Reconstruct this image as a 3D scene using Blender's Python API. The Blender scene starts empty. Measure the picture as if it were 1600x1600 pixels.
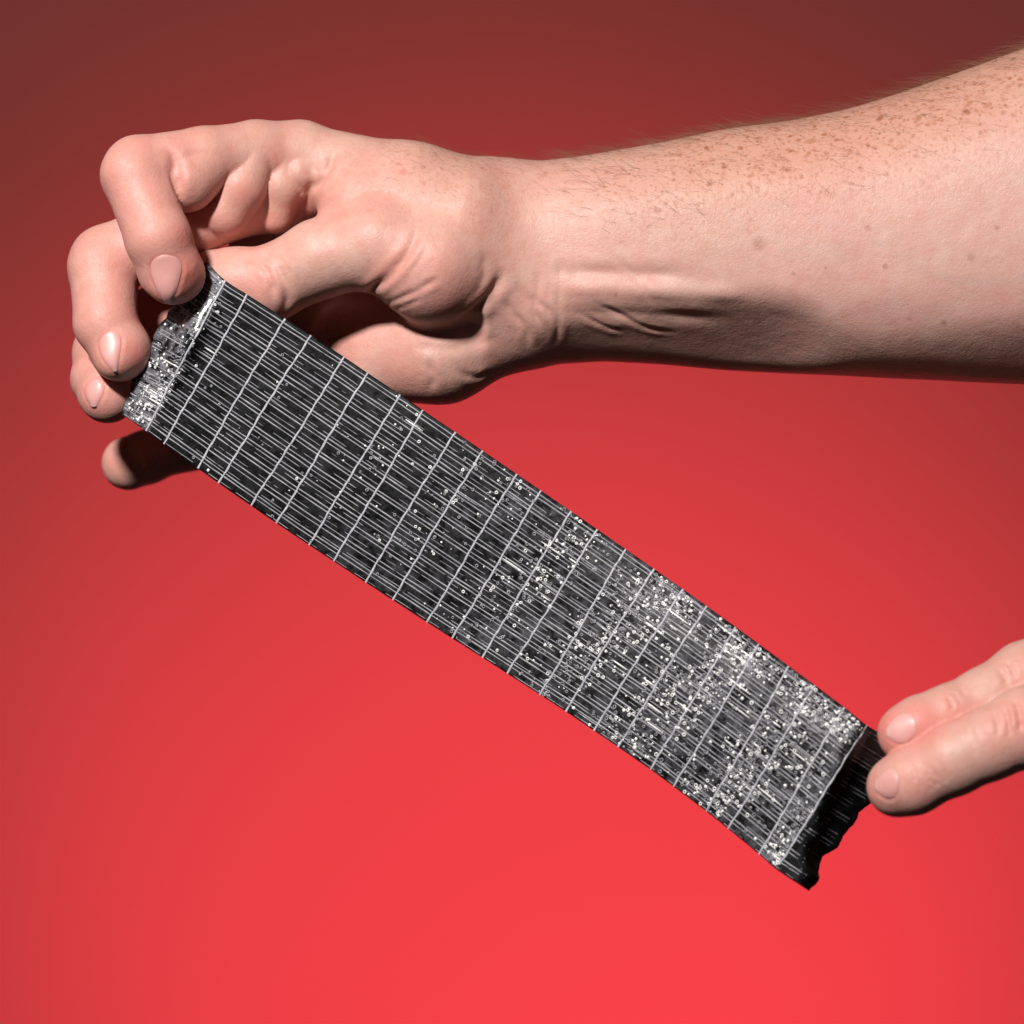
import bpy, math, random
import numpy as np
from mathutils import Vector
from mathutils.bvhtree import BVHTree

random.seed(7)
rng = np.random.default_rng(11)
U = 1.0 / 5600.0            # one working unit = 1/5600 m (0.18 mm)
D = 5040.0                  # camera distance in working units (0.9 m)
VOX = 3.0                   # sculpting resolution of the hands, working units

scene = bpy.context.scene
C = scene.collection

# ------------------------------------------------------------------ camera
cam_data = bpy.data.cameras.new("camera")
cam = bpy.data.objects.new("camera", cam_data)
C.objects.link(cam)
cam.location = (0, -D * U, 0)
cam.rotation_euler = (math.pi / 2, 0, 0)
cam_data.sensor_width = 36
cam_data.lens = 36 * D / 1600.0
cam_data.clip_start = 0.02
cam_data.clip_end = 30
cam_data.dof.use_dof = True
cam_data.dof.focus_distance = (D + 5) * U
cam_data.dof.aperture_fstop = 9.0
scene.camera = cam

# ------------------------------------------------------------------ world and lamps
world = bpy.data.worlds.new("World")
scene.world = world
world.use_nodes = True
bg = world.node_tree.nodes["Background"]
bg.inputs[0].default_value = (1.0, 0.93, 0.9, 1)
bg.inputs[1].default_value = 0.012

def aim(o, target):
    o.rotation_euler = (Vector(target) - o.location).to_track_quat('-Z', 'Y').to_euler()

def lamp(name, kind, loc, target, energy, color, **kw):
    l = bpy.data.lights.new(name, kind)
    l.energy = energy
    l.color = color
    for k, v in kw.items():
        setattr(l, k, v)
    o = bpy.data.objects.new(name, l)
    C.objects.link(o)
    o.location = loc
    aim(o, target)
    return o

# the flash head in its small reflector, up and left of the camera
lamp("key_flash", 'AREA', (-0.43, -1.04, 0.685), (0.0, 0.02, 0.0), 27.5, (1.0, 0.955, 0.915),
     shape='DISK', size=0.13)
# gelled lamp on the floor that lights the backdrop from below
lamp("backdrop_spot", 'SPOT', (0.20, 0.28, -0.72), (0.03, 1.75, -0.36), 152.0, (1.0, 0.140, 0.295),
     spot_size=math.radians(54), spot_blend=1.0, shadow_soft_size=0.10)
scene.view_settings.view_transform = 'Standard'
scene.view_settings.look = 'None'
scene.view_settings.exposure = 0
scene.view_settings.gamma = 1
scene.render.engine = 'CYCLES'

# ------------------------------------------------------------------ helpers
def P(px, py, d):
    """photo position + depth (working units, + away from the camera) -> point"""
    f = 1 + d / D
    return np.array([(px - 800) * f, d, (800 - py) * f], dtype=np.float64)

def link_mesh(name, verts, faces, mat, parent=None, smooth=True):
    me = bpy.data.meshes.new(name)
    verts = np.asarray(verts, dtype=np.float64) * U
    if isinstance(faces, np.ndarray) and faces.ndim == 2:
        n, k = faces.shape
        me.vertices.add(len(verts))
        me.vertices.foreach_set("co", verts.ravel())
        me.loops.add(n * k)
        me.loops.foreach_set("vertex_index", faces.ravel().astype(np.int32))
        me.polygons.add(n)
        me.polygons.foreach_set("loop_start", np.arange(0, n * k, k, dtype=np.int32))
        me.polygons.foreach_set("loop_total", np.full(n, k, dtype=np.int32))
        me.update(calc_edges=True)
    else:
        me.from_pydata([tuple(v) for v in verts], [], [tuple(int(i) for i in f) for f in faces])
        me.update()
    if smooth:
        me.polygons.foreach_set("use_smooth", np.ones(len(me.polygons), dtype=bool))
    me.materials.append(mat)
    o = bpy.data.objects.new(name, me)
    C.objects.link(o)
    if parent is not None:
        o.parent = parent
    return o

def tag(o, label=None, cat=None, kind=None, group=None):
    if label: o["label"] = label
    if cat: o["category"] = cat
    if kind: o["kind"] = kind
    if group: o["group"] = group
    return o

class NT:
    def __init__(self, name):
        self.m = bpy.data.materials.new(name)
        self.m.use_nodes = True
        self.t = self.m.node_tree
        self.b = self.t.nodes["Principled BSDF"]
    def n(self, typ, **kw):
        x = self.t.nodes.new(typ)
        for k, v in kw.items():
            setattr(x, k, v)
        return x
    def l(self, a, b):
        self.t.links.new(a, b)
    def coord(self):
        return self.n("ShaderNodeTexCoord").outputs["Object"]
    def noise(self, vec, scale, detail=4, rough=0.55):
        x = self.n("ShaderNodeTexNoise")
        x.inputs["Scale"].default_value = scale
        x.inputs["Detail"].default_value = detail
        x.inputs["Roughness"].default_value = rough
        self.l(vec, x.inputs["Vector"])
        return x.outputs["Fac"]
    def vor(self, vec, scale, feature='F1', out="Distance"):
        x = self.n("ShaderNodeTexVoronoi", feature=feature)
        x.inputs["Scale"].default_value = scale
        self.l(vec, x.inputs["Vector"])
        return x.outputs[out]
    def ramp(self, fac, lo, hi, a=0.0, b=1.0):
        x = self.n("ShaderNodeMapRange", clamp=True)
        x.inputs[1].default_value = lo
        x.inputs[2].default_value = hi
        x.inputs[3].default_value = a
        x.inputs[4].default_value = b
        self.l(fac, x.inputs[0])
        return x.outputs[0]
    def math(self, op, a, b=None):
        x = self.n("ShaderNodeMath", operation=op)
        for i, v in enumerate((a, b)):
            if v is None: continue
            if isinstance(v, (int, float)): x.inputs[i].default_value = v
            else: self.l(v, x.inputs[i])
        return x.outputs[0]
    def mix(self, fac, a, b, blend='MIX'):
        x = self.n("ShaderNodeMix", data_type='RGBA', blend_type=blend)
        for sock, v in ((x.inputs[0], fac), (x.inputs[6], a), (x.inputs[7], b)):
            if isinstance(v, (int, float)): sock.default_value = v
            elif isinstance(v, tuple): sock.default_value = (*v, 1)
            else: self.l(v, sock)
        return x.outputs[2]
    def bump(self, h, strength, dist, prev=None):
        x = self.n("ShaderNodeBump")
        x.inputs["Strength"].default_value = strength
        x.inputs["Distance"].default_value = dist
        self.l(h, x.inputs["Height"])
        if prev is not None: self.l(prev, x.inputs["Normal"])
        return x.outputs[0]
    def set(self, **kw):
        for k, v in kw.items():
            s = self.b.inputs[k.replace("_", " ")]
            if isinstance(v, (int, float)): s.default_value = v
            elif isinstance(v, tuple): s.default_value = (*v, 1) if len(v) == 3 and s.type == 'RGBA' else v
            else: self.l(v, s)

# ------------------------------------------------------------------ materials
def skin_material():
    k = NT("skin")
    co = k.coord()
    att = k.n("ShaderNodeAttribute", attribute_name="pigment")
    sep = k.n("ShaderNodeSeparateColor")
    k.l(att.outputs["Color"], sep.inputs[0])
    flush, freck, vein, mole = sep.outputs[0], sep.outputs[1], sep.outputs[2], att.outputs["Alpha"]
    base = k.mix(k.ramp(k.noise(co, 60, 5), 0.35, 0.68), (0.595, 0.345, 0.285), (0.62, 0.32, 0.275))
    base = k.mix(k.ramp(k.noise(co, 300, 5, 0.65), 0.42, 0.70, 0, 0.46), base, (0.56, 0.24, 0.18))
    base = k.mix(k.ramp(k.noise(co, 130, 4, 0.6), 0.46, 0.72, 0, 0.42), base, (0.68, 0.45, 0.37))
    base = k.mix(k.math('MULTIPLY', flush, 0.9), base, (0.68, 0.185, 0.155))
    base = k.mix(k.math('MULTIPLY', freck, 0.55), base, (0.52, 0.265, 0.185))
    # freckles: dots of uneven size, only where the sun has been
    warp = k.n("ShaderNodeVectorMath", operation='ADD')
    nz = k.n("ShaderNodeTexNoise")
    nz.inputs["Scale"].default_value = 300
    k.l(co, nz.inputs["Vector"])
    sc = k.n("ShaderNodeVectorMath", operation='SCALE')
    sc.inputs["Scale"].default_value = 0.0022
    k.l(nz.outputs["Color"], sc.inputs[0])
    k.l(co, warp.inputs[0]); k.l(sc.outputs[0], warp.inputs[1])
    for s, thr, amt in ((430, 0.36, 0.58), (210, 0.26, 0.5), (900, 0.40, 0.46), (700, 0.38, 0.4)):
        v = k.n("ShaderNodeTexVoronoi")
        v.inputs["Scale"].default_value = s
        k.l(warp.outputs[0], v.inputs["Vector"])
        dot = k.ramp(v.outputs["Distance"], thr * 0.35, thr * 1.25, 1, 0)
        rs = k.n("ShaderNodeSeparateColor")
        k.l(v.outputs["Color"], rs.inputs[0])
        pick = k.ramp(rs.outputs[0], 0.35, 0.95)
        f = k.math('MULTIPLY', k.math('MULTIPLY', dot, pick), k.math('MULTIPLY', freck, amt * 1.7))
        base = k.mix(f, base, (0.36, 0.13, 0.06))
    base = k.mix(k.math('MULTIPLY', vein, 0.32), base, (0.44, 0.34, 0.32))
    base = k.mix(mole, base, (0.27, 0.085, 0.045))
    cell = k.vor(co, 1500, 'DISTANCE_TO_EDGE')
    n1 = k.noise(co, 900, 4)
    n2 = k.noise(co, 160, 4)
    b = k.bump(k.ramp(cell, 0.0, 0.25), 0.16, 0.00016)
    b = k.bump(k.ramp(k.vor(co, 620, 'DISTANCE_TO_EDGE'), 0.0, 0.16), 0.07, 0.0003, b)
    b = k.bump(n1, 0.26, 0.0003, b)
    b = k.bump(n2, 0.26, 0.001, b)
    k.set(Base_Color=base, Roughness=k.ramp(n1, 0.3, 0.7, 0.44, 0.58), Normal=b)
    k.set(Subsurface_Weight=0.16, Subsurface_Radius=(1.0, 0.32, 0.16), Subsurface_Scale=0.0028)
    k.set(Specular_IOR_Level=0.42)
    return k.m

def nail_material():
    k = NT("nail")
    co = k.coord()
    base = k.mix(k.ramp(k.noise(co, 180, 3), 0.3, 0.7), (0.72, 0.325, 0.29), (0.75, 0.375, 0.35))
    att = k.n("ShaderNodeAttribute", attribute_name="pale")
    base = k.mix(att.outputs["Fac"], base, (0.76, 0.52, 0.47))
    k.set(Base_Color=base, Roughness=0.42, Subsurface_Weight=0.2, Subsurface_Radius=(1, 0.4, 0.3), Subsurface_Scale=0.001)
    k.set(Specular_IOR_Level=0.6)
    k.set(Normal=k.bump(k.noise(co, 500, 2), 0.1, 0.0002))
    return k.m

def backing_material():
    k = NT("tape_film")
    co = k.coord()
    att = k.n("ShaderNodeAttribute", attribute_name="cloud_sheen")
    cl = k.math('MULTIPLY', att.outputs["Fac"], k.ramp(k.noise(co, 330, 6, 0.7), 0.42, 0.72))
    mott = k.ramp(k.noise(co, 1300, 4, 0.75), 0.42, 0.74)
    base = k.mix(mott, (0.0015, 0.0015, 0.0018), (0.014, 0.014, 0.0138))
    base = k.mix(cl, base, (0.28, 0.28, 0.315))
    gl = k.n("ShaderNodeAttribute", attribute_name="gloss").outputs["Fac"]
    k.set(Base_Color=base, Roughness=k.ramp(gl, 0, 1, 0.42, 0.20), Specular_IOR_Level=k.ramp(gl, 0, 1, 0.11, 0.9))
    b = k.bump(k.noise(co, 1100, 4), 0.22, 0.0003)
    k.set(Normal=k.bump(k.noise(co, 160, 3), 0.2, 0.0006, b))
    return k.m

def plain(name, col, rough, metal=0.0, var=0.25, scale=900, spec=0.5):
    k = NT(name)
    co = k.coord()
    dark = tuple(c * (1 - var) for c in col)
    k.set(Base_Color=k.mix(k.ramp(k.noise(co, scale, 3), 0.3, 0.7), dark, col), Roughness=rough,
          Metallic=metal, Specular_IOR_Level=spec)
    return k.m

def thread_material():
    k = NT("glass_thread")
    co = k.coord()
    n = k.ramp(k.noise(co, 240, 4, 0.7), 0.36, 0.72)
    k.set(Base_Color=k.mix(n, (0.19, 0.19, 0.215), (0.44, 0.44, 0.47)), Roughness=0.42, Specular_IOR_Level=0.6)
    return k.m

def backdrop_material():
    k = NT("red_paper")
    co = k.coord()
    base = k.mix(k.ramp(k.noise(co, 2.2, 3), 0.3, 0.7), (0.47, 0.098, 0.079), (0.49, 0.102, 0.082))
    k.set(Base_Color=base, Roughness=0.85, Specular_IOR_Level=0.2, Normal=k.bump(k.noise(co, 400, 3), 0.05, 0.001))
    return k.m

M_SKIN = skin_material()
M_NAIL = nail_material()
M_FILM = backing_material()
M_WEFT = plain("weft_yarn", (0.56, 0.56, 0.62), 0.5, var=0.4)
M_WARP = thread_material()
M_SPARK = plain("glue_glint", (0.92, 0.92, 0.91), 0.22, var=0.08, spec=0.9)  # near-white colour stands in for glints off the glue
M_DULL = plain("dull_glue_glint", (0.32, 0.32, 0.35), 0.30, var=0.5, spec=0.8)  # grey copy for the dimmer glints
M_HAIR = plain("hair", (0.26, 0.135, 0.075), 0.45)
M_RED = backdrop_material()

# ------------------------------------------------------------------ backdrop
def build_backdrop():
    w, prof = 2.4, []
    y0, floor, R = 1.75, -1.15, 0.45
    prof += [(y0, z) for z in np.linspace(1.6, floor + R, 14)]
    prof += [(y0 - R + R * math.cos(a), floor + R - R * math.sin(a)) for a in np.linspace(0, math.pi / 2, 12)[1:]]
    prof += [(y0 - R - t, floor) for t in (0.15, 0.4)]
    vs, fs = [], []
    for y, z in prof:
        for x in np.linspace(-w, w, 9):
            vs.append((x / U, (y + 0.004 * math.sin(x * 3 + z)) / U, z / U))
    for i in range(len(prof) - 1):
        for j in range(8):
            a = i * 9 + j
            fs.append((a, a + 1, a + 10, a + 9))
    o = link_mesh("backdrop", vs, fs, M_RED)
    return tag(o, "seamless red paper backdrop lit from below", kind="structure")

build_backdrop()

# ------------------------------------------------------------------ sculpting with distance fields
class Grid:
    def __init__(self, lo, hi, h):
        self.lo = np.array(lo, float); self.h = h
        self.n = np.ceil((np.array(hi, float) - self.lo) / h).astype(int) + 1
        self.ax = [(self.lo[i] + h * np.arange(self.n[i])).astype(np.float32) for i in range(3)]
    def sub(self, lo, hi):
        s = []
        for i in range(3):
            a = int(max(0, math.floor((lo[i] - self.lo[i]) / self.h)))
            b = int(min(self.n[i], math.ceil((hi[i] - self.lo[i]) / self.h) + 1))
            s.append(slice(a, max(a, b)))
        return tuple(s)
    def pts(self, s):
        return (self.ax[0][s[0]][:, None, None], self.ax[1][s[1]][None, :, None], self.ax[2][s[2]][None, None, :])

FAR = np.float32(400)

def smin(a, b, k):
    h = np.maximum(k - np.abs(a - b), 0) / k
    return np.minimum(a, b) - h * h * (k * 0.25)

class Blob:
    """a union of tapered capsules / ellipsoids on its own sub-block of the grid"""
    def __init__(self, g, lo, hi):
        self.g = g; self.s = g.sub(lo, hi)
        self.f = np.full([x.stop - x.start for x in self.s], FAR, dtype=np.float32)
    def _put(self, lo, hi, fn, k):
        s = self.g.sub(lo, hi)
        s = tuple(slice(max(a.start, b.start), min(a.stop, b.stop)) for a, b in zip(s, self.s))
        if any(x.stop <= x.start for x in s): return
        v = fn(*self.g.pts(s))
        r = tuple(slice(a.start - b.start, a.stop - b.start) for a, b in zip(s, self.s))
        self.f[r] = smin(self.f[r], v.astype(np.float32), k)
    def cone(self, a, ra, b, rb, k=8):
        a = np.array(a); b = np.array(b); m = max(ra, rb) + 75
        ab = b - a; L2 = float(ab @ ab) + 1e-6
        def fn(x, y, z):
            t = np.clip(((x - a[0]) * ab[0] + (y - a[1]) * ab[1] + (z - a[2]) * ab[2]) / L2, 0, 1)
            d = np.sqrt((x - a[0] - t * ab[0]) ** 2 + (y - a[1] - t * ab[1]) ** 2 + (z - a[2] - t * ab[2]) ** 2)
            return d - (ra + t * (rb - ra))
        self._put(np.minimum(a, b) - m, np.maximum(a, b) + m, fn, k)
    def ell(self, c, r, k=20, rot=0.0):
        """ellipsoid with radii r (x, depth, z), turned by rot degrees in the picture plane"""
        c = np.array(c); m = max(r) + 60
        ca, sa = math.cos(math.radians(rot)), math.sin(math.radians(rot))
        def fn(x, y, z):
            u, w, v = x - c[0], z - c[2], y - c[1]
            a, b = u * ca + w * sa, -u * sa + w * ca
            q = np.sqrt((a / r[0]) ** 2 + (v / r[1]) ** 2 + (b / r[2]) ** 2)
            q2 = np.sqrt((a / r[0] ** 2) ** 2 + (v / r[1] ** 2) ** 2 + (b / r[2] ** 2) ** 2) + 1e-6
            return np.clip(q * (q - 1) / q2, -200, 200)
        self._put(c - m, c + m, fn, k)

def chain(g, joints, k=10):
    """finger: list of (px, py, depth, radius-in-photo-units)"""
    pts = [(P(x, y, d), r * (1 + d / D)) for x, y, d, r in joints]
    lo = np.min([p - r for p, r in pts], axis=0) - 70
    hi = np.max([p + r for p, r in pts], axis=0) + 70
    b = Blob(g, lo, hi)
    for (p, r), (q, s) in zip(pts[:-1], pts[1:]):
        b.cone(p, r, q, s, k)
    return b

def surface_nets(F, lo, h):
    S = F < 0
    n = np.array(F.shape)
    cnt = np.zeros(n - 1, dtype=np.int8)
    offs = [(i, j, k) for i in (0, 1) for j in (0, 1) for k in (0, 1)]
    for i, j, k in offs:
        cnt += S[i:n[0] - 1 + i, j:n[1] - 1 + j, k:n[2] - 1 + k]
    mixed = (cnt > 0) & (cnt < 8)
    ci = np.argwhere(mixed)
    idx = np.full(n - 1, -1, dtype=np.int32)
    idx[mixed] = np.arange(len(ci), dtype=np.int32)
    acc = np.zeros((len(ci), 3)); num = np.zeros(len(ci))
    val = {o: F[ci[:, 0] + o[0], ci[:, 1] + o[1], ci[:, 2] + o[2]].astype(np.float64) for o in offs}
    for a in offs:
        for ax in range(3):
            if a[ax]: continue
            b = list(a); b[ax] = 1; b = tuple(b)
            va, vb = val[a], val[b]
            m = (va < 0) != (vb < 0)
            t = va[m] / (va[m] - vb[m])
            p = np.tile(np.array(a, float), (m.sum(), 1)); p[:, ax] = t
            acc[m] += p; num[m] += 1
    V = (ci + acc / num[:, None]) * h + lo
    faces = []
    for ax in range(3):
        o1, o2 = (ax + 1) % 3, (ax + 2) % 3
        sl = [slice(None)] * 3; sr = [slice(None)] * 3
        sl[ax] = slice(0, n[ax] - 1); sr[ax] = slice(1, n[ax])
        A, B = S[tuple(sl)], S[tuple(sr)]
        e = np.argwhere(A != B)
        ok = (e[:, o1] > 0) & (e[:, o1] < n[o1] - 1) & (e[:, o2] > 0) & (e[:, o2] < n[o2] - 1)
        e = e[ok]
        inside = A[e[:, 0], e[:, 1], e[:, 2]]
        q = []
        for d1, d2 in ((-1, -1), (0, -1), (0, 0), (-1, 0)):
            c = e.copy(); c[:, o1] += d1; c[:, o2] += d2
            q.append(idx[c[:, 0], c[:, 1], c[:, 2]])
        q = np.stack(q, 1)
        q[~inside] = q[~inside][:, ::-1]
        faces.append(q)
    return V, np.concatenate(faces)

def relax(V, Fc, it, lam=0.5, mu=-0.52):
    e = np.concatenate([Fc[:, [0, 1]], Fc[:, [1, 2]], Fc[:, [2, 3]], Fc[:, [3, 0]]])
    e = np.concatenate([e, e[:, ::-1]])
    deg = np.bincount(e[:, 0], minlength=len(V)).astype(float)
    for i in range(it):
        for w in (lam, mu):
            m = np.stack([np.bincount(e[:, 0], V[e[:, 1], c], minlength=len(V)) for c in range(3)], 1) / deg[:, None]
            V = V + w * (m - V)
    return V

def vnormals(V, Fc):
    n = np.cross(V[Fc[:, 2]] - V[Fc[:, 0]], V[Fc[:, 3]] - V[Fc[:, 1]])
    N = np.zeros_like(V)
    for c in range(3):
        for j in range(4):
            N[:, c] += np.bincount(Fc[:, j], n[:, c], minlength=len(V))
    return N / (np.linalg.norm(N, axis=1)[:, None] + 1e-9)

def subdivide(V, Fc):
    """one Catmull-Clark step on a closed quad mesh, in numpy"""
    nv = len(V)
    fp = V[Fc].mean(1)
    e = np.concatenate([Fc[:, [0, 1]], Fc[:, [1, 2]], Fc[:, [2, 3]], Fc[:, [3, 0]]])
    es = np.sort(e, 1)
    key = es[:, 0].astype(np.int64) * nv + es[:, 1]
    uk, inv = np.unique(key, return_inverse=True)
    ne = len(uk)
    a, b = uk // nv, uk % nv
    fid = np.tile(np.arange(len(Fc)), 4)
    fs = np.stack([np.bincount(inv, fp[fid, c], minlength=ne) for c in range(3)], 1)
    fc = np.bincount(inv, minlength=ne)[:, None]
    mid = (V[a] + V[b]) / 2
    ep = (mid + fs / fc) / 2
    val = (np.bincount(a, minlength=nv) + np.bincount(b, minlength=nv)).astype(float)[:, None]
    R = np.stack([np.bincount(a, mid[:, c], minlength=nv) + np.bincount(b, mid[:, c], minlength=nv) for c in range(3)], 1) / val
    cf = np.bincount(Fc.ravel(), minlength=nv)[:, None].astype(float)
    Q = np.stack([np.bincount(Fc.ravel(), np.repeat(fp[:, c], 4), minlength=nv) for c in range(3)], 1) / cf
    vp = (Q + 2 * R + (val - 3) * V) / val
    NV = np.concatenate([vp, ep, fp])
    m = len(Fc)
    E = [inv[i * m:(i + 1) * m] + nv for i in range(4)]
    fi = np.arange(m) + nv + ne
    NF = np.concatenate([np.stack([Fc[:, i], E[i], fi, E[(i - 1) % 4]], 1) for i in range(4)])
    return NV, NF

def bvh_of(V, Fc):
    return BVHTree.FromPolygons([tuple(v) for v in V], [tuple(f) for f in Fc.tolist()])

CAM = Vector((0, -D, 0))
def hit(bvh, px, py):
    d = Vector((px - 800, D, 800 - py)).normalized()
    loc, nrm, i, dist = bvh.ray_cast(CAM, d)
    if loc is None: return None
    if nrm.dot(d) > 0: nrm = -nrm
    return np.array(loc), np.array(nrm)

def smooth_line(pts, step=2.0):
    pts = np.array(pts, float)
    if len(pts) == 2:
        q = pts
    else:
        out = []
        e = np.concatenate([[2 * pts[0] - pts[1]], pts, [2 * pts[-1] - pts[-2]]])
        for i in range(1, len(e) - 2):
            for t in np.linspace(0, 1, 12, endpoint=False):
                p0, p1, p2, p3 = e[i - 1:i + 3]
                out.append(0.5 * (2 * p1 + (p2 - p0) * t + (2 * p0 - 5 * p1 + 4 * p2 - p3) * t * t + (3 * p1 - p0 - 3 * p2 + p3) * t ** 3))
        out.append(pts[-1]); q = np.array(out)
    seg = np.linalg.norm(np.diff(q, axis=0), axis=1)
    s = np.concatenate([[0], np.cumsum(seg)])
    t = np.linspace(0, s[-1], max(3, int(s[-1] / step)))
    return np.stack([np.interp(t, s, q[:, i]) for i in range(q.shape[1])], 1)

CREASE = 0.62

class Skin:
    """displaces and tints a finished skin mesh along lines lying on it"""
    def __init__(self, V, Fc):
        self.V, self.F = V, Fc
        self.N = vnormals(V, Fc)
        self.bvh = bvh_of(V, Fc)
        self.disp = np.zeros(len(V))
        self.pig = np.zeros((len(V), 4), dtype=np.float32)
    def line3(self, pts):
        q = smooth_line(pts)
        L, last = [], None
        for i, (x, y) in enumerate(q):
            h = hit(self.bvh, x, y)
            if h is None: continue
            if last is not None and abs(h[0][1] - last) > 30: continue
            last = h[0][1]
            L.append((*h[0], i / max(1, len(q) - 1)))
        return np.array(L)
    def near(self, L, reach):
        lo, hi = L[:, :3].min(0) - reach, L[:, :3].max(0) + reach
        sel = np.where(np.all((self.V > lo) & (self.V < hi), axis=1))[0]
        best = np.full(len(sel), 1e9); t = np.zeros(len(sel))
        for p in L:
            d = ((self.V[sel] - p[:3]) ** 2).sum(1)
            m = d < best
            best[m] = d[m]; t[m] = p[3]
        d = np.sqrt(best)
        m = d < reach
        return sel[m], d[m], t[m]
    def crease(self, pts, w, depth, lip=0.4, taper=True):
        L = self.line3(pts)
        if len(L) < 2: return
        sel, d, t = self.near(L, w * 5)
        env = np.clip(np.minimum(t, 1 - t) * 5, 0, 1) if taper else 1.0
        env = env * (0.8 + 0.2 * np.sin(t * 17 + pts[0][0]))
        v = -depth * np.exp(-(d / w) ** 2) + lip * depth * np.exp(-((d - 2.1 * w) / (1.2 * w)) ** 2)
        self.disp[sel] += v * env * CREASE
    def ridge(self, pts, w, height):
        self.crease(pts, w, -height, 0.0)
    def tint(self, pts, w, amount, ch):
        L = self.line3(pts)
        if len(L) < 1: return
        sel, d, t = self.near(L, w * 2.6)
        self.pig[sel, ch] = np.maximum(self.pig[sel, ch], amount * np.exp(-(d / w) ** 2))
    def spot(self, x, y, r, amount, ch, soft=0.5):
        h = hit(self.bvh, x, y)
        if h is None: return
        d = np.sqrt(((self.V - h[0]) ** 2).sum(1))
        v = amount * np.clip((r - d) / (r * soft), 0, 1)
        self.pig[:, ch] = np.maximum(self.pig[:, ch], v)
    def bulge(self, x, y, r, height):
        h = hit(self.bvh, x, y)
        if h is None: return
        d2 = ((self.V - h[0]) ** 2).sum(1)
        m = d2 < (3 * r) ** 2
        self.disp[m] += height * np.exp(-d2[m] / r ** 2)
    def done(self, name, parent=None):
        self.V = self.V + self.N * self.disp[:, None]
        o = link_mesh(name, self.V, self.F, M_SKIN, parent)
        a = o.data.color_attributes.new("pigment", 'FLOAT_COLOR', 'POINT')
        a.data.foreach_set("color", self.pig.ravel())
        self.bvh = bvh_of(self.V, self.F)
        return o

def nail(sk, left, right, parent, lift=0.8, label=None):
    """curved nail plate set into the finger between two outlines (base -> free edge)"""
    A, B = smooth_line(left, 1.0), smooth_line(right, 1.0)
    nb, na = 22, 15
    def at(q, t):
        i = t * (len(q) - 1); k = min(int(i), len(q) - 2)
        return q[k] + (q[k + 1] - q[k]) * (i - k)
    vs, pale = [], []
    vs_last, n_last = next(h for h in (hit(sk.bvh, *p) for p in list(A[len(A)//2:]) + list(B[len(B)//2:])) if h is not None)
    for i in range(nb):
        t = i / (nb - 1)
        a, b = at(A, t), at(B, t)
        for j in range(na):
            s = j / (na - 1)
            x, y = a + (b - a) * s
            h = hit(sk.bvh, x, y)
            if h is None:
                h = (vs_last, n_last)
            vs_last, n_last = h
            edge = 1 - abs(2 * s - 1) ** 3.5
            e2 = min(1, t * 6)
            vs.append(h[0] + h[1] * (-1.3 + (lift + 1.3) * edge * e2))
            pale.append(max(0.0, 1 - t / 0.22) * 0.3 + max(0.0, (t - 0.88) / 0.12) * 0.9)
    V = np.array(vs).reshape(nb, na, 3)
    for _ in range(4):
        W = V.copy()
        W[1:-1, 1:-1] = (V[1:-1, 1:-1] * 2 + V[:-2, 1:-1] + V[2:, 1:-1] + V[1:-1, :-2] + V[1:-1, 2:]) / 6
        V = W
    fs = [(i * na + j, i * na + j + 1, (i + 1) * na + j + 1, (i + 1) * na + j) for i in range(nb - 1) for j in range(na - 1)]
    o = link_mesh("fingernail", V.reshape(-1, 3), fs, M_NAIL, parent)
    at_ = o.data.attributes.new("pale", 'FLOAT', 'POINT')
    at_.data.foreach_set("value", np.array(pale, dtype=np.float32))
    s = o.modifiers.new("thickness", 'SOLIDIFY')
    s.thickness = 0.0002; s.offset = -1
    return o

def hairs(sk, name, chooser, count, length, parent, lean, thick=0.22, pts=5):
    """fine body hair as thin tapered tubes growing from the skin"""
    cand = np.where(chooser(sk.V, sk.N))[0]
    pick = rng.choice(cand, size=min(count, len(cand)), replace=False)
    cu = bpy.data.curves.new(name, 'CURVE')
    cu.dimensions = '3D'; cu.bevel_depth = thick * U; cu.bevel_resolution = 0
    cu.materials.append(M_HAIR)
    for i in pick:
        p, n = sk.V[i], sk.N[i]
        ln = length * rng.uniform(0.5, 1.25)
        d = np.array(lean) + rng.normal(0, 0.26, 3)
        d -= n * (d @ n)
        d /= np.linalg.norm(d) + 1e-6
        sp = cu.splines.new('POLY')
        sp.points.add(pts - 1)
        rise = rng.uniform(0.25, 0.75)
        wob = rng.normal(0, 0.12, 3)
        for j in range(pts):
            t = j / (pts - 1)
            q = p + ln * (d * t + n * rise * (t - 0.45 * t * t) + wob * t * t)
            sp.points[j].co = (*(q * U), 1)
            sp.points[j].radius = 1.0 - 0.75 * t
    o = bpy.data.objects.new(name, cu)
    C.objects.link(o)
    o.parent = parent
    return tag(o, kind="stuff")

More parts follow.
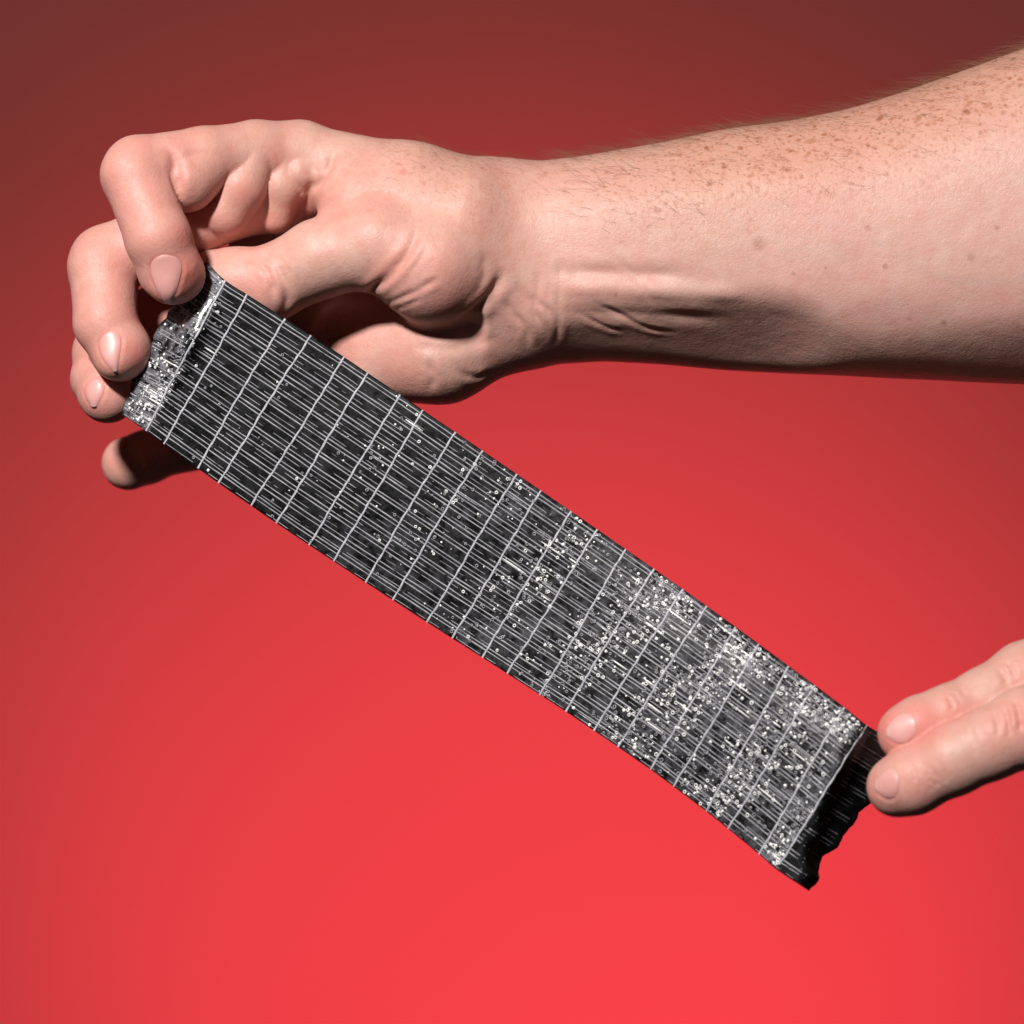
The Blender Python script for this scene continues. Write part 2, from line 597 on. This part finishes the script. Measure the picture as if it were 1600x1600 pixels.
# ------------------------------------------------------------------ forearm with its hand (right hand, thumb towards the camera)
def forearm_blob(g, d0, xs, top, bot, depth, dshift):
    f = 1 + d0 / D
    X = (np.array(xs) - 800) * f
    T = (800 - np.array(top)) * f
    B = (800 - np.array(bot)) * f
    gx = g.ax[0]
    def sm(v):
        q = np.interp(gx, X, v)
        k = max(3, int(60 / g.h)) | 1
        w = np.hanning(k + 2)[1:-1]; w /= w.sum()
        return np.convolve(np.pad(q, k // 2, mode='edge'), w, 'valid').astype(np.float32)
    t, b, dd, ds = sm(T), sm(B), sm(np.array(depth) * f), sm(np.array(dshift) * 1.0)
    zc, a = (t + b) / 2, (t - b) / 2
    bl = Blob(g, [X[0] - 60, g.ax[1][0], g.ax[2][0]], [X[-1] + 60, g.ax[1][-1], g.ax[2][-1]])
    x, y, z = g.pts(bl.s)
    sx = bl.s[0]
    zc, a, dd, ds = (q[sx][:, None, None] for q in (zc, a, dd, ds))
    u, v = (y - ds) / dd, (z - zc) / a
    u, v = np.sign(u) * np.abs(u) ** 1.22, np.sign(v) * np.abs(v) ** 1.22
    q = np.sqrt(u * u + v * v)
    q = q ** 0.82
    q2 = np.sqrt((u / dd) ** 2 + (v / a) ** 2) + 1e-6
    val = np.clip(q * (q - 1) / q2, -300, 300)
    # the hollow under the wrist tendon: a facet slanted to fall into shade, fading out up the arm
    A, Bp = P(1000, 483, 2), P(1000, 567, 115)
    nz, ny = -(Bp[1] - A[1]), -(A[2] - Bp[2])
    ln = math.hypot(nz, ny); nz /= ln; ny /= ln
    off = np.interp(gx[sx], [(q - 800) * f for q in (800, 880, 1150, 1235, 1330)], [-30, 0, 0, -10, -60])
    kk = np.hanning(61); kk /= kk.sum()
    off = np.convolve(np.pad(off, 30, mode='edge'), kk, 'valid')[:, None, None]
    cut = ((z - A[2]) * nz + (y - A[1]) * ny + off).astype(np.float32)
    hh = np.maximum(16 - np.abs(val - cut), 0) / 16
    val = np.maximum(val, cut) + hh * hh * 4
    end = np.maximum(np.maximum(X[0] - x, x - X[-1]), 0)
    bl.f = np.sqrt(np.maximum(val, 0) ** 2 + end ** 2) + np.minimum(val, 0)
    return bl

def build_arm():
    g = Grid((-745, -150, -10), (1320, 460, 760), VOX)
    F = np.full(g.n, FAR, dtype=np.float32)
    palm = Blob(g, (-460, -150, -10), (1320, 460, 760))
    def pc(a, b, k=30):
        (x, y, d, r), (x2, y2, d2, r2) = a, b
        palm.cone(P(x, y, d), r * (1 + d / D), P(x2, y2, d2), r2 * (1 + d2 / D), k)
    # back of the hand: metacarpals from index (near) to little finger (far)
    pc((770, 335, 120, 84), (640, 303, 92, 76)); pc((640, 303, 92, 76), (480, 250, 104, 55))
    pc((780, 360, 170, 84), (500, 285, 190, 68), 40)
    pc((780, 430, 230, 84), (540, 400, 275, 64), 40)
    pc((790, 490, 205, 74), (560, 520, 250, 62), 40)
    # heel of the palm on the little-finger side
    pc((800, 500, 146, 76), (690, 548, 136, 76), 34); pc((690, 548, 136, 76), (590, 566, 165, 66), 34); pc((690, 540, 136, 70), (545, 520, 180, 56), 30)
    pc((600, 500, 260, 70), (470, 380, 250, 76), 34); pc((600, 500, 250, 70), (440, 440, 260, 76), 34); pc((470, 380, 250, 70), (385, 395, 250, 56), 30); pc((580, 540, 235, 60), (520, 470, 260, 66), 34)
    # web between thumb and index finger, ball of the thumb
    pc((720, 350, 66, 92), (560, 318, 66, 64), 30)
    pc((790, 400, 100, 88), (676, 418, 36, 84), 30)
    pc((676, 418, 36, 84), (590, 382, 26, 66), 26)
    arm = forearm_blob(g, 150,
        [765, 835, 900, 944, 1037, 1131, 1225, 1319, 1389, 1459, 1530, 1600, 1750, 2050],
        [262, 254, 247, 240, 224, 204, 193, 175, 154, 130, 105, 79, 36, -10],
        [560, 570, 567, 564, 569, 578, 583, 587, 591, 594, 598, 601, 610, 625],
        [132, 140, 150, 156, 166, 176, 186, 194, 202, 210, 218, 226, 240, 255],
        [150, 150, 150, 150, 150, 148, 146, 142, 138, 134, 130, 126, 118, 110])
    F[palm.s] = palm.f
    F[arm.s] = smin(F[arm.s], arm.f, 36)
    base = F.copy()
    def join(ch, kp, kf=5):
        j = smin(base[ch.s], ch.f, kp)
        F[ch.s] = np.minimum(F[ch.s], j)
    index = chain(g, [(462, 243, 100, 54), (400, 240, 72, 51), (318, 249, 28, 50), (216, 265, -12, 52), (212, 276, -22, 52), (247, 372, -50, 51), (265, 420, -34, 49), (272, 430, -26, 46), (265, 444, -48, 30)], 10)
    middle = chain(g, [(486, 290, 150, 62), (356, 324, 84, 51), (166, 408, 78, 55), (162, 420, 70, 54), (165, 505, 34, 49), (188, 545, 28, 46), (188, 550, 32, 45), (180, 562, 8, 31)], 10)
    ring = chain(g, [(535, 400, 275, 58), (370, 452, 236, 58), (182, 525, 176, 54), (166, 552, 170, 51), (158, 592, 120, 46), (167, 614, 84, 44), (169, 618, 80, 42)], 10)
    little = chain(g, [(570, 560, 200, 56), (420, 645, 270, 48), (300, 692, 372, 42), (280, 697, 374, 40), (230, 714, 352, 41), (201, 724, 330, 42)], 10)
    thumb = chain(g, [(590, 382, 26, 66), (500, 404, 34, 60), (420, 444, 52, 57), (370, 440, 58, 52), (335, 436, 62, 46)], 14)
    lobe = lambda pts: join(chain(g, pts, 8), 9)
    join(index, 22)
    lobe([(318, 258, 22, 48), (291, 282, 4, 50)])
    lobe([(392, 250, 52, 40), (374, 292, 44, 41), (352, 331, 50, 39)])
    lobe([(443, 238, 74, 35), (440, 290, 70, 33), (430, 334, 92, 32)])
    lobe([(470, 228, 78, 28), (466, 270, 64, 26), (463, 296, 74, 20)])
    join(middle, 26); join(ring, 26); join(little, 26); join(thumb, 24)
    V, Fc = surface_nets(F, g.lo, g.h)
    V = relax(V, Fc, 4)
    # split near-hand and arm: only the hand and wrist need the second subdivision, the whole is one skin
    V, Fc = subdivide(V, Fc)
    sk = Skin(V, Fc)
    # --- form: tendons, knuckles, pads
    sk.ridge([(860, 452), (960, 452), (1080, 456), (1180, 462)], 14, 8)
    sk.crease([(850, 424), (930, 425), (1010, 428), (1090, 432)], 11, 6, 0.2)
    sk.crease([(850, 486), (960, 490), (1060, 494), (1150, 500)], 14, 6, 0.1)
    sk.bulge(172, 262, 34, 4); sk.bulge(128, 405, 30, 3)
    sk.bulge(690, 400, 60, 6)
    sk.ridge([(880, 330), (1000, 318), (1150, 300), (1350, 262)], 36, 4)
    sk.ridge([(900, 392), (1050, 384), (1250, 372), (1450, 366)], 34, 3)
    sk.ridge([(1160, 440), (1300, 452), (1500, 470)], 34, 3)
    # --- thumb joint wrinkles
    for pts, w, dp in (
        ([(384, 402), (408, 413), (424, 436), (430, 466)], 6, 4.4),
        ([(402, 391), (426, 408), (443, 436), (448, 468), (444, 494)], 7, 5.4),
        ([(424, 396), (444, 412), (458, 440)], 5, 1.8),
        # folds of the web
        ([(524, 232), (514, 262), (502, 284), (476, 300)], 7, 7),
        ([(260, 226), (272, 250), (278, 285), (281, 312)], 8, 7),
        # ball of the thumb
        ([(654, 350), (646, 380), (628, 408), (592, 444), (564, 465)], 7, 7.5),
        ([(668, 380), (658, 404), (636, 432)], 5, 1.6),
        ([(640, 400), (618, 428), (590, 452)], 4, 2.0),
        ([(690, 430), (655, 452), (617, 470), (582, 484)], 5, 3.2),
        ([(662, 464), (636, 476), (604, 488)], 4.5, 1.8),
        ([(788, 418), (772, 452), (754, 474), (722, 500)], 9, 8),
        ([(752, 396), (756, 430), (740, 462)], 7, 1.6),
        # wrist
        ([(838, 408), (842, 440), (836, 470), (838, 500)], 6, 1.8),
        ([(872, 400), (876, 440), (872, 478), (876, 520)], 5, 1.8),
        ([(806, 440), (826, 470), (838, 496), (846, 520)], 6, 3.4),
        ([(786, 468), (806, 494), (822, 516), (826, 545)], 6, 3.2),
        ([(832, 462), (856, 486), (872, 512), (868, 540)], 5, 3.2),
        ([(925, 470), (965, 492), (1012, 512), (1060, 520)], 5, 3),
        ([(950, 392), (985, 425), (1005, 450), (1022, 476)], 6, 2.4),
        ([(900, 488), (940, 508), (980, 520)], 5, 2.6),
        # palm heel
        ([(640, 540), (690, 545), (740, 538), (780, 528)], 8, 3),
        ([(668, 560), (676, 590), (672, 612)], 7, 3),
        ([(712, 575), (740, 590), (770, 580)], 6, 3),
    ):
        sk.crease(pts, w, dp)
    # nail folds
    NAILS = [
        ([(258, 398), (243, 402), (235, 415), (237, 436), (246, 456), (257, 472)], [(258, 398), (276, 402), (286, 414), (283, 434), (277, 454), (268, 474)]),
        ([(172, 518), (160, 525), (154, 540), (158, 556), (167, 570), (178, 582)], [(172, 518), (185, 521), (190, 534), (188, 550), (186, 566), (184, 581)]),
        ([(150, 592), (138, 600), (132, 612), (136, 625), (143, 636)], [(150, 592), (160, 595), (164, 606), (159, 621), (151, 636)]),
    ]
    for L, R in NAILS:
        sk.crease(L[1:], 3.2, 0.8, 0.8); sk.crease(R[1:], 3.2, 0.8, 0.8)
        sk.tint(L, 7, 0.7, 0); sk.tint(R, 7, 0.7, 0)
    # --- pigment: flushed fingertips and knuckles, freckles, vein, moles
    for x, y, r, a in ((292, 430, 75, .95), (288, 370, 60, .7), (220, 440, 50, .4), (215, 560, 55, .8), (215, 500, 50, .6), (140, 560, 50, .5), (480, 330, 70, .5), (560, 300, 90, .35), (410, 450, 60, .35), (700, 470, 70, .35), (610, 420, 60, .35), (640, 600, 70, .35), (175, 262, 55, .45), (262, 330, 40, .3), (280, 250, 40, .3),
                       (200, 540, 55, .55), (215, 500, 40, .45), (128, 420, 45, .3), (150, 540, 40, .35), (150, 640, 50, .5),
                       (380, 300, 50, .5), (400, 350, 50, .5), (365, 350, 40, .5), (180, 730, 50, .5), (232, 720, 50, .4),
                       (540, 330, 70, .3), (500, 320, 50, .3), (690, 430, 60, .22), (300, 300, 40, .35), (430, 240, 45, .3),
                       (620, 270, 60, .2), (620, 560, 60, .35), (560, 530, 60, .4), (1400, 230, 160, .18), (1240, 250, 130, .2)):
        sk.spot(x, y, r, a, 0, 1.0)
    f = 1 + 150 / D
    px = sk.V[:, 0] / f + 800
    py = 800 - sk.V[:, 2] / f
    topy = np.interp(px, [800, 900, 1037, 1225, 1389, 1600], [250, 246, 224, 193, 154, 79])
    below = py - topy
    w = np.clip((px - 860) / 220, 0, 1) * np.exp(-np.maximum(below - 70, 0) ** 2 / 95.0 ** 2)
    hand_w = 0.45 * np.exp(-((px - 720) / 190) ** 2) * np.clip(1 - (below - 40) / 150, 0, 1)
    sk.pig[:, 0] = np.maximum(sk.pig[:, 0], 0.30 * np.clip((460 - px) / 160, 0, 1))
    sk.pig[:, 1] = np.clip(w + hand_w, 0, 1)
    sk.pig[:, 2] = 0.42 * np.clip((px - 880) / 160, 0, 1) * (1 - sk.pig[:, 1])
    sk.tint([(1270, 342), (1330, 358), (1390, 392), (1440, 420), (1510, 442), (1600, 434)], 11, 0.75, 2)
    sk.tint([(1150, 300), (1190, 316), (1240, 330), (1280, 345)], 9, 0.4, 2)
    for x, y, r, a in ((1185, 381, 14, .42), (1374, 186, 8, .75), (1509, 174, 7, .85), (1567, 176, 6, .5), (1356, 356, 7, .4), (1517, 402, 9, .35),
                       (1383, 416, 6, .5), (1475, 504, 7, .45), (1110, 287, 8, .5), (1558, 356, 6, .5), (1240, 427, 4.5, .4), (1290, 419, 3.5, .5),
                       (962, 460, 4, .45), (1230, 266, 7, .55), (852, 270, 7, .4), (628, 268, 8, .22), (1190, 265, 6, .45), (1340, 240, 5, .4), (1432, 245, 6, .4),
                       (1420, 498, 5, .25), (1530, 545, 6, .3), (1130, 262, 5, .4), (1284, 300, 5, .4)):
        sk.spot(x, y, r, a, 3, 0.7)
    for x, y, r, a in ((630, 269, 10, .6),):
        sk.spot(x, y, r, a, 0, 0.6)
    o = sk.done("forearm")
    tag(o, "bare freckled forearm whose hand pinches the upper silvery end of the black tape", "arm")
    for L, R in NAILS:
        nail(sk, L, R, o)
    def dorsal(lo, hi, span):
        def fn(V, N):
            x = V[:, 0] / f + 800; y = 800 - V[:, 2] / f
            ty = np.interp(x, [500, 607, 705, 800, 900, 1037, 1225, 1389, 1600, 1750], [196, 212, 237, 250, 246, 224, 193, 154, 79, 36])
            return (x > lo) & (x < hi) & (y - ty < span * rng.random(len(x)) ** 3.0) & (N[:, 1] < 0.75)
        return fn
    hairs(sk, "arm_hair", dorsal(880, 1690, 190), 1700, 48, o, (-0.8, -0.1, 0.25), 0.16)
    hairs(sk, "arm_hair", dorsal(560, 880, 110), 420, 28, o, (-0.7, -0.2, 0.3), 0.12)
    return o, sk

ARM, ARM_SKIN = build_arm()

# ------------------------------------------------------------------ the other hand: two fingers in front, thumb behind the tape
def build_other_hand():
    g = Grid((480, -420, -560), (1250, 20, -20), VOX)
    F = np.full(g.n, FAR, dtype=np.float32)
    palm = Blob(g, g.lo, [a[-1] for a in g.ax])
    def pc(a, b, k=40):
        (x, y, d, r), (x2, y2, d2, r2) = a, b
        palm.cone(P(x, y, d), r * (1 + d / D), P(x2, y2, d2), r2 * (1 + d2 / D), k)
    pc((1790, 1030, -230, 66), (1950, 960, -200, 72)); pc((1800, 1110, -245, 70), (1950, 1050, -200, 80))
    F[palm.s] = palm.f
    base = F.copy()
    def join(ch, kp, kf=5):
        F[ch.s] = np.minimum(F[ch.s], smin(base[ch.s], ch.f, kp))
    join(chain(g, [(1417, 1146, -250, 46), (1440, 1137, -252, 49), (1484, 1119, -248, 48), (1540, 1094, -236, 50), (1604, 1061, -222, 58), (1640, 1048, -222, 56), (1800, 1025, -220, 60)], 12), 24)
    join(chain(g, [(1402, 1229, -270, 48), (1425, 1220, -284, 52), (1490, 1186, -300, 55), (1545, 1162, -306, 56), (1604, 1136, -304, 62), (1640, 1122, -282, 60), (1800, 1085, -246, 64)], 12), 24)
    join(chain(g, [(1425, 1190, -112, 42), (1500, 1165, -100, 46), (1600, 1120, -110, 50), (1830, 1060, -190, 64)], 12), 24)
    V, Fc = surface_nets(F, g.lo, g.h)
    V = relax(V, Fc, 4)
    V, Fc = subdivide(V, Fc)
    sk = Skin(V, Fc)
    for pts, w, dp in (
        ([(1452, 1196), (1462, 1212), (1466, 1232)], 5, 2.2), ([(1464, 1188), (1474, 1206), (1478, 1228)], 4, 1.8),
        ([(1444, 1204), (1452, 1220), (1454, 1238)], 4, 1.4),
        ([(1478, 1084), (1486, 1098), (1490, 1110)], 4, 3.0), ([(1488, 1080), (1496, 1094), (1502, 1104)], 4, 1.8),
        ([(1500, 1075), (1508, 1088)], 4, 1.6),
        ([(1584, 1092), (1592, 1112), (1596, 1144)], 5, 6), ([(1568, 1102), (1576, 1124), (1578, 1152)], 4, 3.5), ([(1552, 1112), (1558, 1130), (1560, 1150)], 4, 2.2),
        ([(1512, 1128), (1520, 1150), (1524, 1180)], 5, 1.4), ([(1420, 1192), (1428, 1206), (1430, 1224)], 4, 1.6),
        ([(1560, 1042), (1570, 1058), (1574, 1072)], 5, 3), ([(1574, 1032), (1582, 1048), (1586, 1062)], 4, 3),
    ):
        sk.crease(pts, w, dp)
    NAILS = [([(1432, 1130), (1425, 1117), (1410, 1114), (1395, 1122), (1386, 1138)], [(1432, 1130), (1431, 1147), (1416, 1161), (1399, 1161), (1386, 1152)]),
             ([(1404, 1222), (1401, 1207), (1390, 1199), (1378, 1206), (1368, 1220)], [(1404, 1222), (1403, 1239), (1393, 1249), (1380, 1246), (1368, 1236)])]
    for L, R in NAILS:
        sk.crease(L[1:], 3.2, 0.9, 0.8); sk.crease(R[1:], 3.2, 0.9, 0.8)
    for x, y, r, a in ((1385, 1140, 70, .95), (1440, 1130, 65, .9), (1480, 1110, 60, .5), (1365, 1235, 60, .55), (1430, 1215, 60, .35), (1590, 1130, 70, .5), (1590, 1110, 45, .5), (1590, 1040, 45, .35)):
        sk.spot(x, y, r, a, 0, 1.0)
    o = sk.done("hand")
    tag(o, "two pink-nailed fingers pressing the dark torn lower end of the tape", "hand")
    for L, R in NAILS:
        nail(sk, L, R, o)
    return o, sk

HAND, HAND_SKIN = build_other_hand()

# ------------------------------------------------------------------ the strip of tape
W_TOP = [(322, 408), (352, 437), (387, 462), (445, 499), (486, 524), (539, 556), (575, 583), (625, 616), (662, 642), (711, 676), (754, 705), (808, 741),
         (846, 767), (892, 799), (934, 828), (978, 859), (1021, 888), (1066, 919), (1104, 946), (1150, 981), (1186, 1009), (1233, 1044), (1273, 1072), (1319, 1104), (1354, 1134), (1412, 1168)]
W_BOT = [(192, 648), (229, 673), (257, 694), (309, 731), (341, 756), (393, 791), (432, 818), (484, 851), (522, 875), (571, 909), (613, 936), (667, 973),
         (707, 998), (753, 1027), (793, 1053), (844, 1086), (884, 1110), (928, 1143), (965, 1167), (1017, 1200), (1053, 1229), (1104, 1267), (1138, 1296), (1186, 1334), (1213, 1358), (1258, 1390)]
W_IDX = np.arange(-1, 25)
for _e in (W_TOP, W_BOT):                       # the edges run smoothly; keep the yarn spacing, even out the heights
    _x = np.array([p[0] for p in _e[1:-1]], float); _y = np.array([p[1] for p in _e[1:-1]], float)
    _f = np.polyval(np.polyfit(_x, _y, 4), _x)
    _e[1:-1] = [(a, b) for a, b in zip(_x, 0.85 * _f + 0.15 * _y)]
NW = 24

def hermite(xs, ys, t):
    ys = np.asarray(ys, float)
    m = np.gradient(ys, xs, axis=0)
    i = np.clip(np.searchsorted(xs, t) - 1, 0, len(xs) - 2)
    h = xs[i + 1] - xs[i]
    u = (t - xs[i]) / h
    return ((2 * u**3 - 3 * u**2 + 1) * ys[i] + (u**3 - 2 * u**2 + u) * h * m[i] + (-2 * u**3 + 3 * u**2) * ys[i + 1] + (u**3 - u**2) * h * m[i + 1])

def tape_depth(s, v):
    """depth of the strip: left end rolls back, the run comes forward to the right, the last flap bends sharply back"""
    d = -4 - 0.36 * max(s, 0) ** 2 - 0.8 * s + 34 * (v - 0.35)
    if s < 0.25:
        q = 0.25 - s
        d += 13 * q * q + 2 * q
    d += 5 * math.sin(s * 0.55 + v * 2.2) * (0.3 + 0.05 * s) + 7 * (v - 0.5) ** 2 * 4 * 0.4
    if s > 9:
        d += min(1, (s - 9) / 12) * 34 * max(0, 0.30 - v) ** 2 / 0.09
    d -= 24 * math.exp(-((s + 0.12) / 0.42) ** 2) * math.exp(-((v - 0.42) / 0.22) ** 2)
    e = s - (22.7 + 0.9 * v * v)
    if e > 0:
        d += 82 * e * min(1.0, e * 2.2)
    return d

def jag(a, x):
    return math.sin(x * 37.1 + a) * 0.5 + math.sin(x * 83.3 + 2 * a) * 0.35 + math.sin(x * 171.7 + 3 * a) * 0.3

def S(s, v, h=0.0):
    T = hermite(W_IDX, W_TOP, s); B = hermite(W_IDX, W_BOT, s)
    q = T + (B - T) * v
    if s < 0:                                    # the torn left end bellies outwards
        q[0] += s * 17 * math.sin(math.pi * v) ** 0.8
        q += (-s) * 2.2 * jag(1.0, v)
    if s > 23:                                   # ragged right end
        e = s - 23
        q += e * np.array([10.0, 4.0]) * math.exp(-((v - 0.92) / 0.05) ** 2)
        q += e * np.array([3.2, 1.0]) * (jag(4.0, v * 0.23) * 2.2 + 0.5 * jag(2.0, v * 0.7))
    p = P(q[0], q[1], tape_depth(s, v))
    if h:
        p[1] -= h
    return p

def tube(path, r, sides=5, flat=1.0):
    path = np.asarray(path)
    n = len(path)
    tan = np.gradient(path, axis=0)
    tan /= np.linalg.norm(tan, axis=1)[:, None] + 1e-9
    side = np.cross(tan, np.array([0, 1.0, 0])); side /= np.linalg.norm(side, axis=1)[:, None] + 1e-9
    up = np.cross(side, tan)
    rr = np.broadcast_to(np.asarray(r, float), (n,))
    vs = []
    for j in range(sides):
        a = 2 * math.pi * j / sides
        vs.append(path + (side * math.cos(a) + up * math.sin(a) * flat) * rr[:, None])
    V = np.stack(vs, 1).reshape(-1, 3)
    fs = []
    for i in range(n - 1):
        for j in range(sides):
            k = (j + 1) % sides
            fs.append((i * sides + j, i * sides + k, (i + 1) * sides + k, (i + 1) * sides + j))
    return V, fs

def build_tape():
    root = bpy.data.objects.new("tape_strip", None)
    C.objects.link(root)
    tag(root, "torn strip of black reinforced tape with a pale thread grid held between two hands", "tape")
    # film: front and back skins with a real thickness
    ss = np.concatenate([np.linspace(-1, 0.4, 22, endpoint=False), np.linspace(0.4, 22.6, 130, endpoint=False), np.linspace(22.6, 24, 26)])
    vv = np.linspace(0, 1, 64)
    V, cloud_sheen, gloss = [], [], []
    for s in ss:
        for v in vv:
            p = S(s, v)
            p[1] += 0.5 * math.sin(s * 9.1 + v * 31) * math.sin(s * 3.3 - v * 17)
            V.append(p)
            c = 0.08 + 0.26 * min(1, max(0, (s - 6) / 14)) + 0.25 * max(0, math.sin(s * 1.3 + v * 5 + 1.2 * math.sin(v * 9 + s)))* min(1, max(0, (s - 4) / 10))
            if s < 0.1: c = 0.85  # grey sheen of the rolled left end, put into the film colour
            if s > 23: c = 0.06
            cloud_sheen.append(c); gloss.append(min(1, max(0, (0.02 - s) / 0.12)) * (1.0 if v < 0.4 and s > -0.5 else 0.12))
    nS, nv = len(ss), len(vv)
    fs = [(i * nv + j, (i + 1) * nv + j, (i + 1) * nv + j + 1, i * nv + j + 1) for i in range(nS - 1) for j in range(nv - 1)]
    fs = [f[::-1] for f in fs]
    film = link_mesh("film", V, fs, M_FILM, root)
    a = film.data.attributes.new("cloud_sheen", 'FLOAT', 'POINT')
    a.data.foreach_set("value", np.array(cloud_sheen, dtype=np.float32))
    a = film.data.attributes.new("gloss", 'FLOAT', 'POINT')
    a.data.foreach_set("value", np.array(gloss, dtype=np.float32))
    so = film.modifiers.new("thickness", 'SOLIDIFY'); so.thickness = 0.00028; so.offset = 1
    nrm = vnormals(np.array(V), np.array(fs))
    if nrm[:, 1].mean() > 0:
        film.data.flip_normals()
    # lengthwise yarns in pairs
    npair = 12
    k = 0
    for i in range(npair):
        vc = (i + 0.42 + 0.05 * rng.normal()) / npair
        for side in (-1, 1, 4.0):
            v0 = vc + side * 0.0105 * rng.uniform(0.85, 1.25)
            ph = rng.uniform(0, 6.28)
            path, rad = [], []
            for s in np.arange(-0.95, 23.9, 0.16):
                v = min(max(v0 + 0.0014 * math.sin(s * 0.9 + ph) + 0.0005 * math.sin(s * 4.1 + 2 * ph), 0.004), 0.996)
                path.append(S(s, v, 1.1))
                rad.append((1.28 if s < 23 else 1.1) * (0.55 if abs(side) > 1 else 1.0) * (1 + 0.22 * math.sin(s * 2.9 + ph * 3)))
            tv, tf = tube(path, rad, 5)
            link_mesh("warp_thread", tv, tf, M_WARP, root)
            k += 1
    # crosswise yarns
    for i in range(NW):
        ph = rng.uniform(0, 6.28)
        path, rad = [], []
        for v in np.linspace(0.0, 1.0, 60):
            s = i + 0.016 * math.sin(v * 6 + ph) + 0.008 * math.sin(v * 23 + 2 * ph) + 0.007 * math.sin(v * 61 + ph)
            if i == 23 and v > 0.97: continue
            path.append(S(s, v, 2.3))
            rad.append(1.85 * (1 + 0.16 * math.sin(v * 75 + ph)))
        tv, tf = tube(path, rad, 6, 0.7)
        link_mesh("weft_thread", tv, tf, M_WEFT, root)
    # glints on the glue modelled as pale rings, beads and streaks over the yarns
    for name, mat, n_ring, n_dot, n_streak, seed in (("glue_glint", M_SPARK, 300, 620, 40, 1), ("glue_glint", M_DULL, 1100, 560, 130, 2)):
        r2 = np.random.default_rng(seed)
        Vs, Fs, off = [], [], 0
        def add(v, f):
            nonlocal off
            Vs.append(v); Fs.extend([tuple(q + off for q in ff) for ff in f]); off += len(v)
        def pick():
            while True:
                s = r2.uniform(-0.9, 22.95); v = r2.uniform(0.01, 0.99)
                w = 0.04 + 0.96 * min(1, max(0, (s - 5 + 5 * (0.5 - v)) / 14)) ** 1.4
                if s > 13 and v < 0.17: w += 3.0 * (s - 13) / 9
                if s < 0.1: w = 0.5 + 1.4 * v * v
                if r2.random() * 1.7 < w * (0.55 + 0.45 * math.sin(s * 2.1 + 4 * v)): return s, v
        def basis(s, v):
            p = S(s, v, 2.6)
            e1 = S(min(s + 0.05, 23.9), v) - S(s, v); e1 /= np.linalg.norm(e1)
            e2 = S(s, min(v + 0.01, 1)) - S(s, max(v - 0.01, 0)); e2 -= e1 * (e1 @ e2); e2 /= np.linalg.norm(e2)
            n = np.cross(e1, e2)
            if n[1] > 0: n = -n
            return p, e1, e2, n
        for _ in range(n_ring):
            s, v = pick()
            p, e1, e2, n = basis(s, v)
            R = 2.2 * r2.uniform(0.8, 1.15) * (0.75 + 0.25 * min(1, max(0, s) / 16)); r = 0.95
            tilt = r2.normal(0, 0.18, 2)
            vs = []
            for a in range(9):
                t = 2 * math.pi * a / 9
                for b in range(4):
                    u = 2 * math.pi * b / 4
                    q = (R + r * math.cos(u)) * (e1 * math.cos(t) + e2 * math.sin(t)) + n * (r * math.sin(u) + R * (tilt[0] * math.cos(t) + tilt[1] * math.sin(t)))
                    vs.append(p + q)
            f = [(a * 4 + b, ((a + 1) % 9) * 4 + b, ((a + 1) % 9) * 4 + (b + 1) % 4, a * 4 + (b + 1) % 4) for a in range(9) for b in range(4)]
            add(np.array(vs), f)
        for _ in range(n_dot):
            s, v = pick()
            p, e1, e2, n = basis(s, v)
            R = r2.uniform(0.9, 2.2) * (1.3 if s > 12 or s < 0 else 0.95)
            vs = [p + n * R * 0.8]
            for a in range(6):
                t = 2 * math.pi * a / 6
                vs.append(p + R * (e1 * math.cos(t) + e2 * math.sin(t)) * r2.uniform(0.8, 1.1))
            add(np.array(vs), [(0, 1 + a, 1 + (a + 1) % 6) for a in range(6)])
        for _ in range(n_streak):
            s, v = pick()
            ln = r2.uniform(0.3, 1.0)
            path = [S(min(s + t * ln, 22.98), v, 1.9) for t in np.linspace(0, 1, 5)]
            tv, tf = tube(path, [0.4, 1.3, 1.5, 1.2, 0.4], 5)
            add(tv, tf)
        o = link_mesh(name, np.concatenate(Vs), Fs, mat, root, smooth=True)
        o["kind"] = "stuff"
    return root

build_tape()
